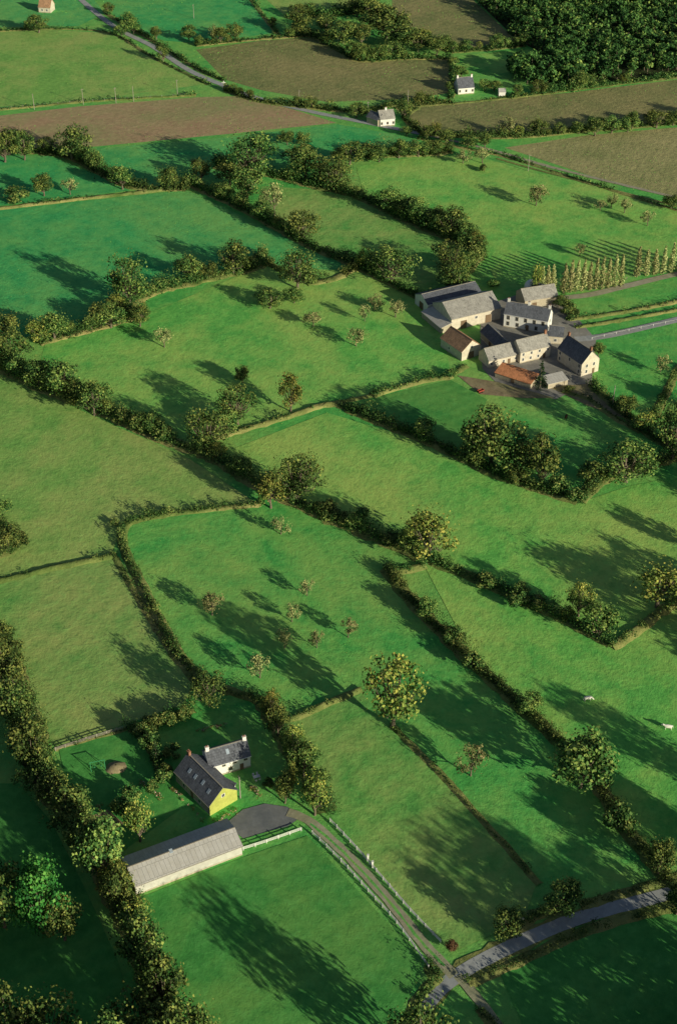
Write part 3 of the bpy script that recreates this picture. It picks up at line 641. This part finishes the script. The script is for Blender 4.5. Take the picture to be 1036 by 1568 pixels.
fence('white_rail_fence',[(372,1302),(410,1290),(461,1272)],M_white)
fence('wooden_fence',[(85,1150),(140,1132),(195,1115)],M_pole,1.3)
fence('wooden_fence',[(905,520),(960,508),(1036,492)],M_white,1.1,5,(.9,),.07,.03)
fence('wire_fence',[(0,168),(130,157),(300,146)],M_pole,1.4,6,(1.2,),.08,.02)
fence('wire_fence',[(850,448),(950,430),(1036,408)],M_pole,1.2,6,(1.,),.08,.02)
def pole(name,x,y,h=8.5):
    e=rooted(name,x,y,random.uniform(0,3)); acc=Acc(); tube(acc,[(0,0,-.3),(0,0,h*.5),(0,0,h)],[.17,.14,.11],0,8)
    acc.add(boxv(-.9,.9,-.06,.06,h-.6,h-.48),BF,0,.5)
    for u in(-.75,0,.75): tube(acc,[(u,0,h-.48),(u,0,h-.25)],[.05,.04],0,5)
    o=link(bpy.data.objects.new('post_and_crossarm',acc.mesh('post_and_crossarm',[M_pole]))); o.parent=e
for x,y in ((53,168),(128,160),(205,156),(458,162),(624,162),(563,180),(937,622),(297,28),(808,262),(178,158),(272,146)): pole('utility_pole',x,y)
pole('utility_pole',368,1222,7.5)
e=rooted('wayside_cross',343,136); multi('cross',[(-.9,.9,-.9,.9,0,.6),(-.6,.6,-.6,.6,.603,1.3),(-.18,.18,-.18,.18,1.303,4.4),(-1.0,-.183,-.16,.16,3.3,3.65),(.183,1.0,-.16,.16,3.3,3.65)],M_white,e)
for x,y in ((563,1318),(570,1328)):
    e=rooted('gate_post',x,y); multi('post',[(-.2,.2,-.2,.2,-.1,2.0),(-.27,.27,-.27,.27,2.003,2.15)],M_white,e)
e=rooted('road_sign',797,1415); multi('sign',[(-.05,.05,-.05,.05,-.2,2.2),(-.5,.5,-.09,-.053,1.6,2.2)],M_white,e)
e=rooted('swing_set',150,1176,.3); acc=Acc()
for x in(-1.8,1.8):
    tube(acc,[(x,-1,0),(x,0,2.4)],[.09,.09],0); tube(acc,[(x,1,0),(x,0,2.4)],[.09,.09],0)
tube(acc,[(-2,0,2.4),(2,0,2.4)],[.1,.1],0)
for x in(-.9,.9):
    tube(acc,[(x-.25,0,2.4),(x-.25,0,.55)],[.03,.03],0,4); tube(acc,[(x+.25,0,2.4),(x+.25,0,.55)],[.03,.03],0,4); acc.add(boxv(x-.3,x+.3,-.15,.15,.5,.56),BF,0,.5)
o=link(bpy.data.objects.new('frame',acc.mesh('frame',[M_grn]))); o.parent=e
acc=Acc(); X,Y=G(178,1176); V=[];Q=[]
for i in range(7):
    for j in range(16):
        r_=2.4*(1-i/6.5)*(1+RNG.normal()*.08); a=j/16*6.283; V.append((X+r_*math.cos(a)*1.2,Y+r_*math.sin(a),1.1*math.sin(i/6*1.57)))
for i in range(6):
    for j in range(16): Q.append((i*16+j,i*16+(j+1)%16,i*16+16+(j+1)%16,i*16+16+j))
acc.add(V,Q,0,.5); link(bpy.data.objects.new('soil_heap',acc.mesh('soil_heap',[M_earth])))
# flower borders round the cottage garden: one object
acc=Acc()
for (x0,y0),(x1,y1) in (((262,1205),(312,1258)),((330,1262),(362,1240)),((212,1195),(250,1225)),((120,1240),(185,1232)),((385,1205),(400,1222)),((300,1120),(350,1110))):
    for i in range(26):
        f=RNG.random(); X,Y=G(x0+(x1-x0)*f+RNG.normal()*2,y0+(y1-y0)*f+RNG.normal()*2); blob(acc,(X,Y,.35),.4,12,.22,RNG.uniform(0,.9))
link(bpy.data.objects.new('flower_border',acc.mesh('flower_border',[L_flw])))
e=rooted('garden_table',393,1192,.4); acc=Acc()
acc.add(boxv(-.9,.9,-.5,.5,.72,.77),BF,0,.5)
for x in(-.8,.8):
    for y in(-.4,.4): acc.add(boxv(x-.04,x+.04,y-.04,y+.04,0,.717),BF,0,.5)
for x,y in((-.5,-1),(.5,-1),(-.5,1),(.5,1)):
    acc.add(boxv(x-.25,x+.25,y-.25,y+.25,.42,.46),BF,0,.5); acc.add(boxv(x-.25,x+.25,y+.22*np.sign(y),y+.22*np.sign(y)+.05,.463,.95),BF,0,.5)
    for a in(-.2,.2):
        for b in(-.2,.2): acc.add(boxv(x+a-.02,x+a+.02,y+b-.02,y+b+.02,0,.417),BF,0,.5)
o=link(bpy.data.objects.new('table_and_chairs',acc.mesh('table_and_chairs',[M_white]))); o.parent=e
for x,y,r_,l_ in ((812,449,2.8,5.4),(826,451,2.4,4.4)):
    e=rooted('storage_tank',x,y,.5); acc=Acc(); pts=[];rad=[]
    for i in range(11):
        f=i/10; pts.append((-l_/2+l_*f,0,r_+.35)); rad.append(max(.05,r_*min(1,math.sin(math.pi*min(max(f,.001),.999))**.35)))
    tube(acc,pts,rad,0,20)
    acc.add(boxv(-l_*.3,-l_*.2,-r_*.7,r_*.7,0,1.2),BF,1,.5); acc.add(boxv(l_*.2,l_*.3,-r_*.7,r_*.7,0,1.2),BF,1,.5)
    o=link(bpy.data.objects.new('tank',acc.mesh('tank',[M_tank,M_pole]))); o.parent=e
e=rooted('farm_trailer',735,601,.6); multi('bed',[(-2,2,-1,1,.8,.95),(-2,2,-1,-.93,.953,1.6),(-2,2,.93,1,.953,1.6),(-2,-1.93,-.927,.927,.953,1.6),(1.93,2,-.927,.927,.953,1.6),(2.003,3.4,-.06,.06,.75,.87)],M_red,e)
acc=Acc()
for x in(-.7,.7):
    for y in(-1.1,.9): tube(acc,[(x,y,.45),(x,y+.01,.45),(x,y+.2,.45),(x,y+.21,.45)],[.05,.45,.45,.05],0,14)
o=link(bpy.data.objects.new('wheels',acc.mesh('wheels',[M_rub]))); o.parent=e; e.scale=(.6,.6,.7)
# animals
def beast(name,x,y,rot,s,mat,horse=False,graze=False):
    v=[];r=[];E=[]
    def A(p,rad,par=None):
        v.append(p); r.append(rad); 
        if par is not None: E.append((par,len(v)-1))
        return len(v)-1
    pel=A((-.72,0,1.18),.30); bel=A((-.15,0,1.05),.40,pel); che=A((.48,0,1.08),.36,bel)
    nk=A((.85,0,1.25 if not graze else 1.0),.20,che)
    hd=A((1.15,0,1.62 if horse and not graze else (.45 if graze else 1.42)),.15,nk)
    mz=A((1.5,0,1.42 if horse and not graze else (.14 if graze else 1.22)),.09,hd)
    for sy in(-1,1):
        A((1.08,sy*.24,v[hd][2]+.12),.03,hd)
        a=A((.5,sy*.2,.78),.12,che); b=A((.53,sy*.2,.42),.065,a); A((.5,sy*.2,.04),.06,b)
        a=A((-.72,sy*.22,.82),.16,pel); b=A((-.6,sy*.21,.62),.10,a); c=A((-.84,sy*.2,.42),.065,b); A((-.78,sy*.2,.04),.06,c)
    t=A((-1.05,0,1.25),.05,pel); t2=A((-1.16,0,.85),.03,t); A((-1.15,0,.5),.05 if not horse else .08,t2)
    me=bpy.data.meshes.new(name); me.from_pydata(v,E,[]); me.materials.append(mat)
    o=link(bpy.data.objects.new(name,me)); X,Y=G(x,y); o.location=(X,Y,0); o.rotation_euler=(0,0,rot); o.scale=(s,s,s)
    m=o.modifiers.new('skin','SKIN'); sv=me.skin_vertices[0].data
    for i,q in enumerate(r): sv[i].radius=(q*.9,q)
    sv[0].use_root=True
    o.modifiers.new('sub','SUBSURF').levels=1
beast('white_cow',899,1073,.2,1.2,M_coww,graze=True)
beast('white_cow',1021,1117,3.0,1.2,M_coww)
beast('brown_horse',866,641,1.2,1.2,M_hrs,True,True)
print('done',len(scene.objects))
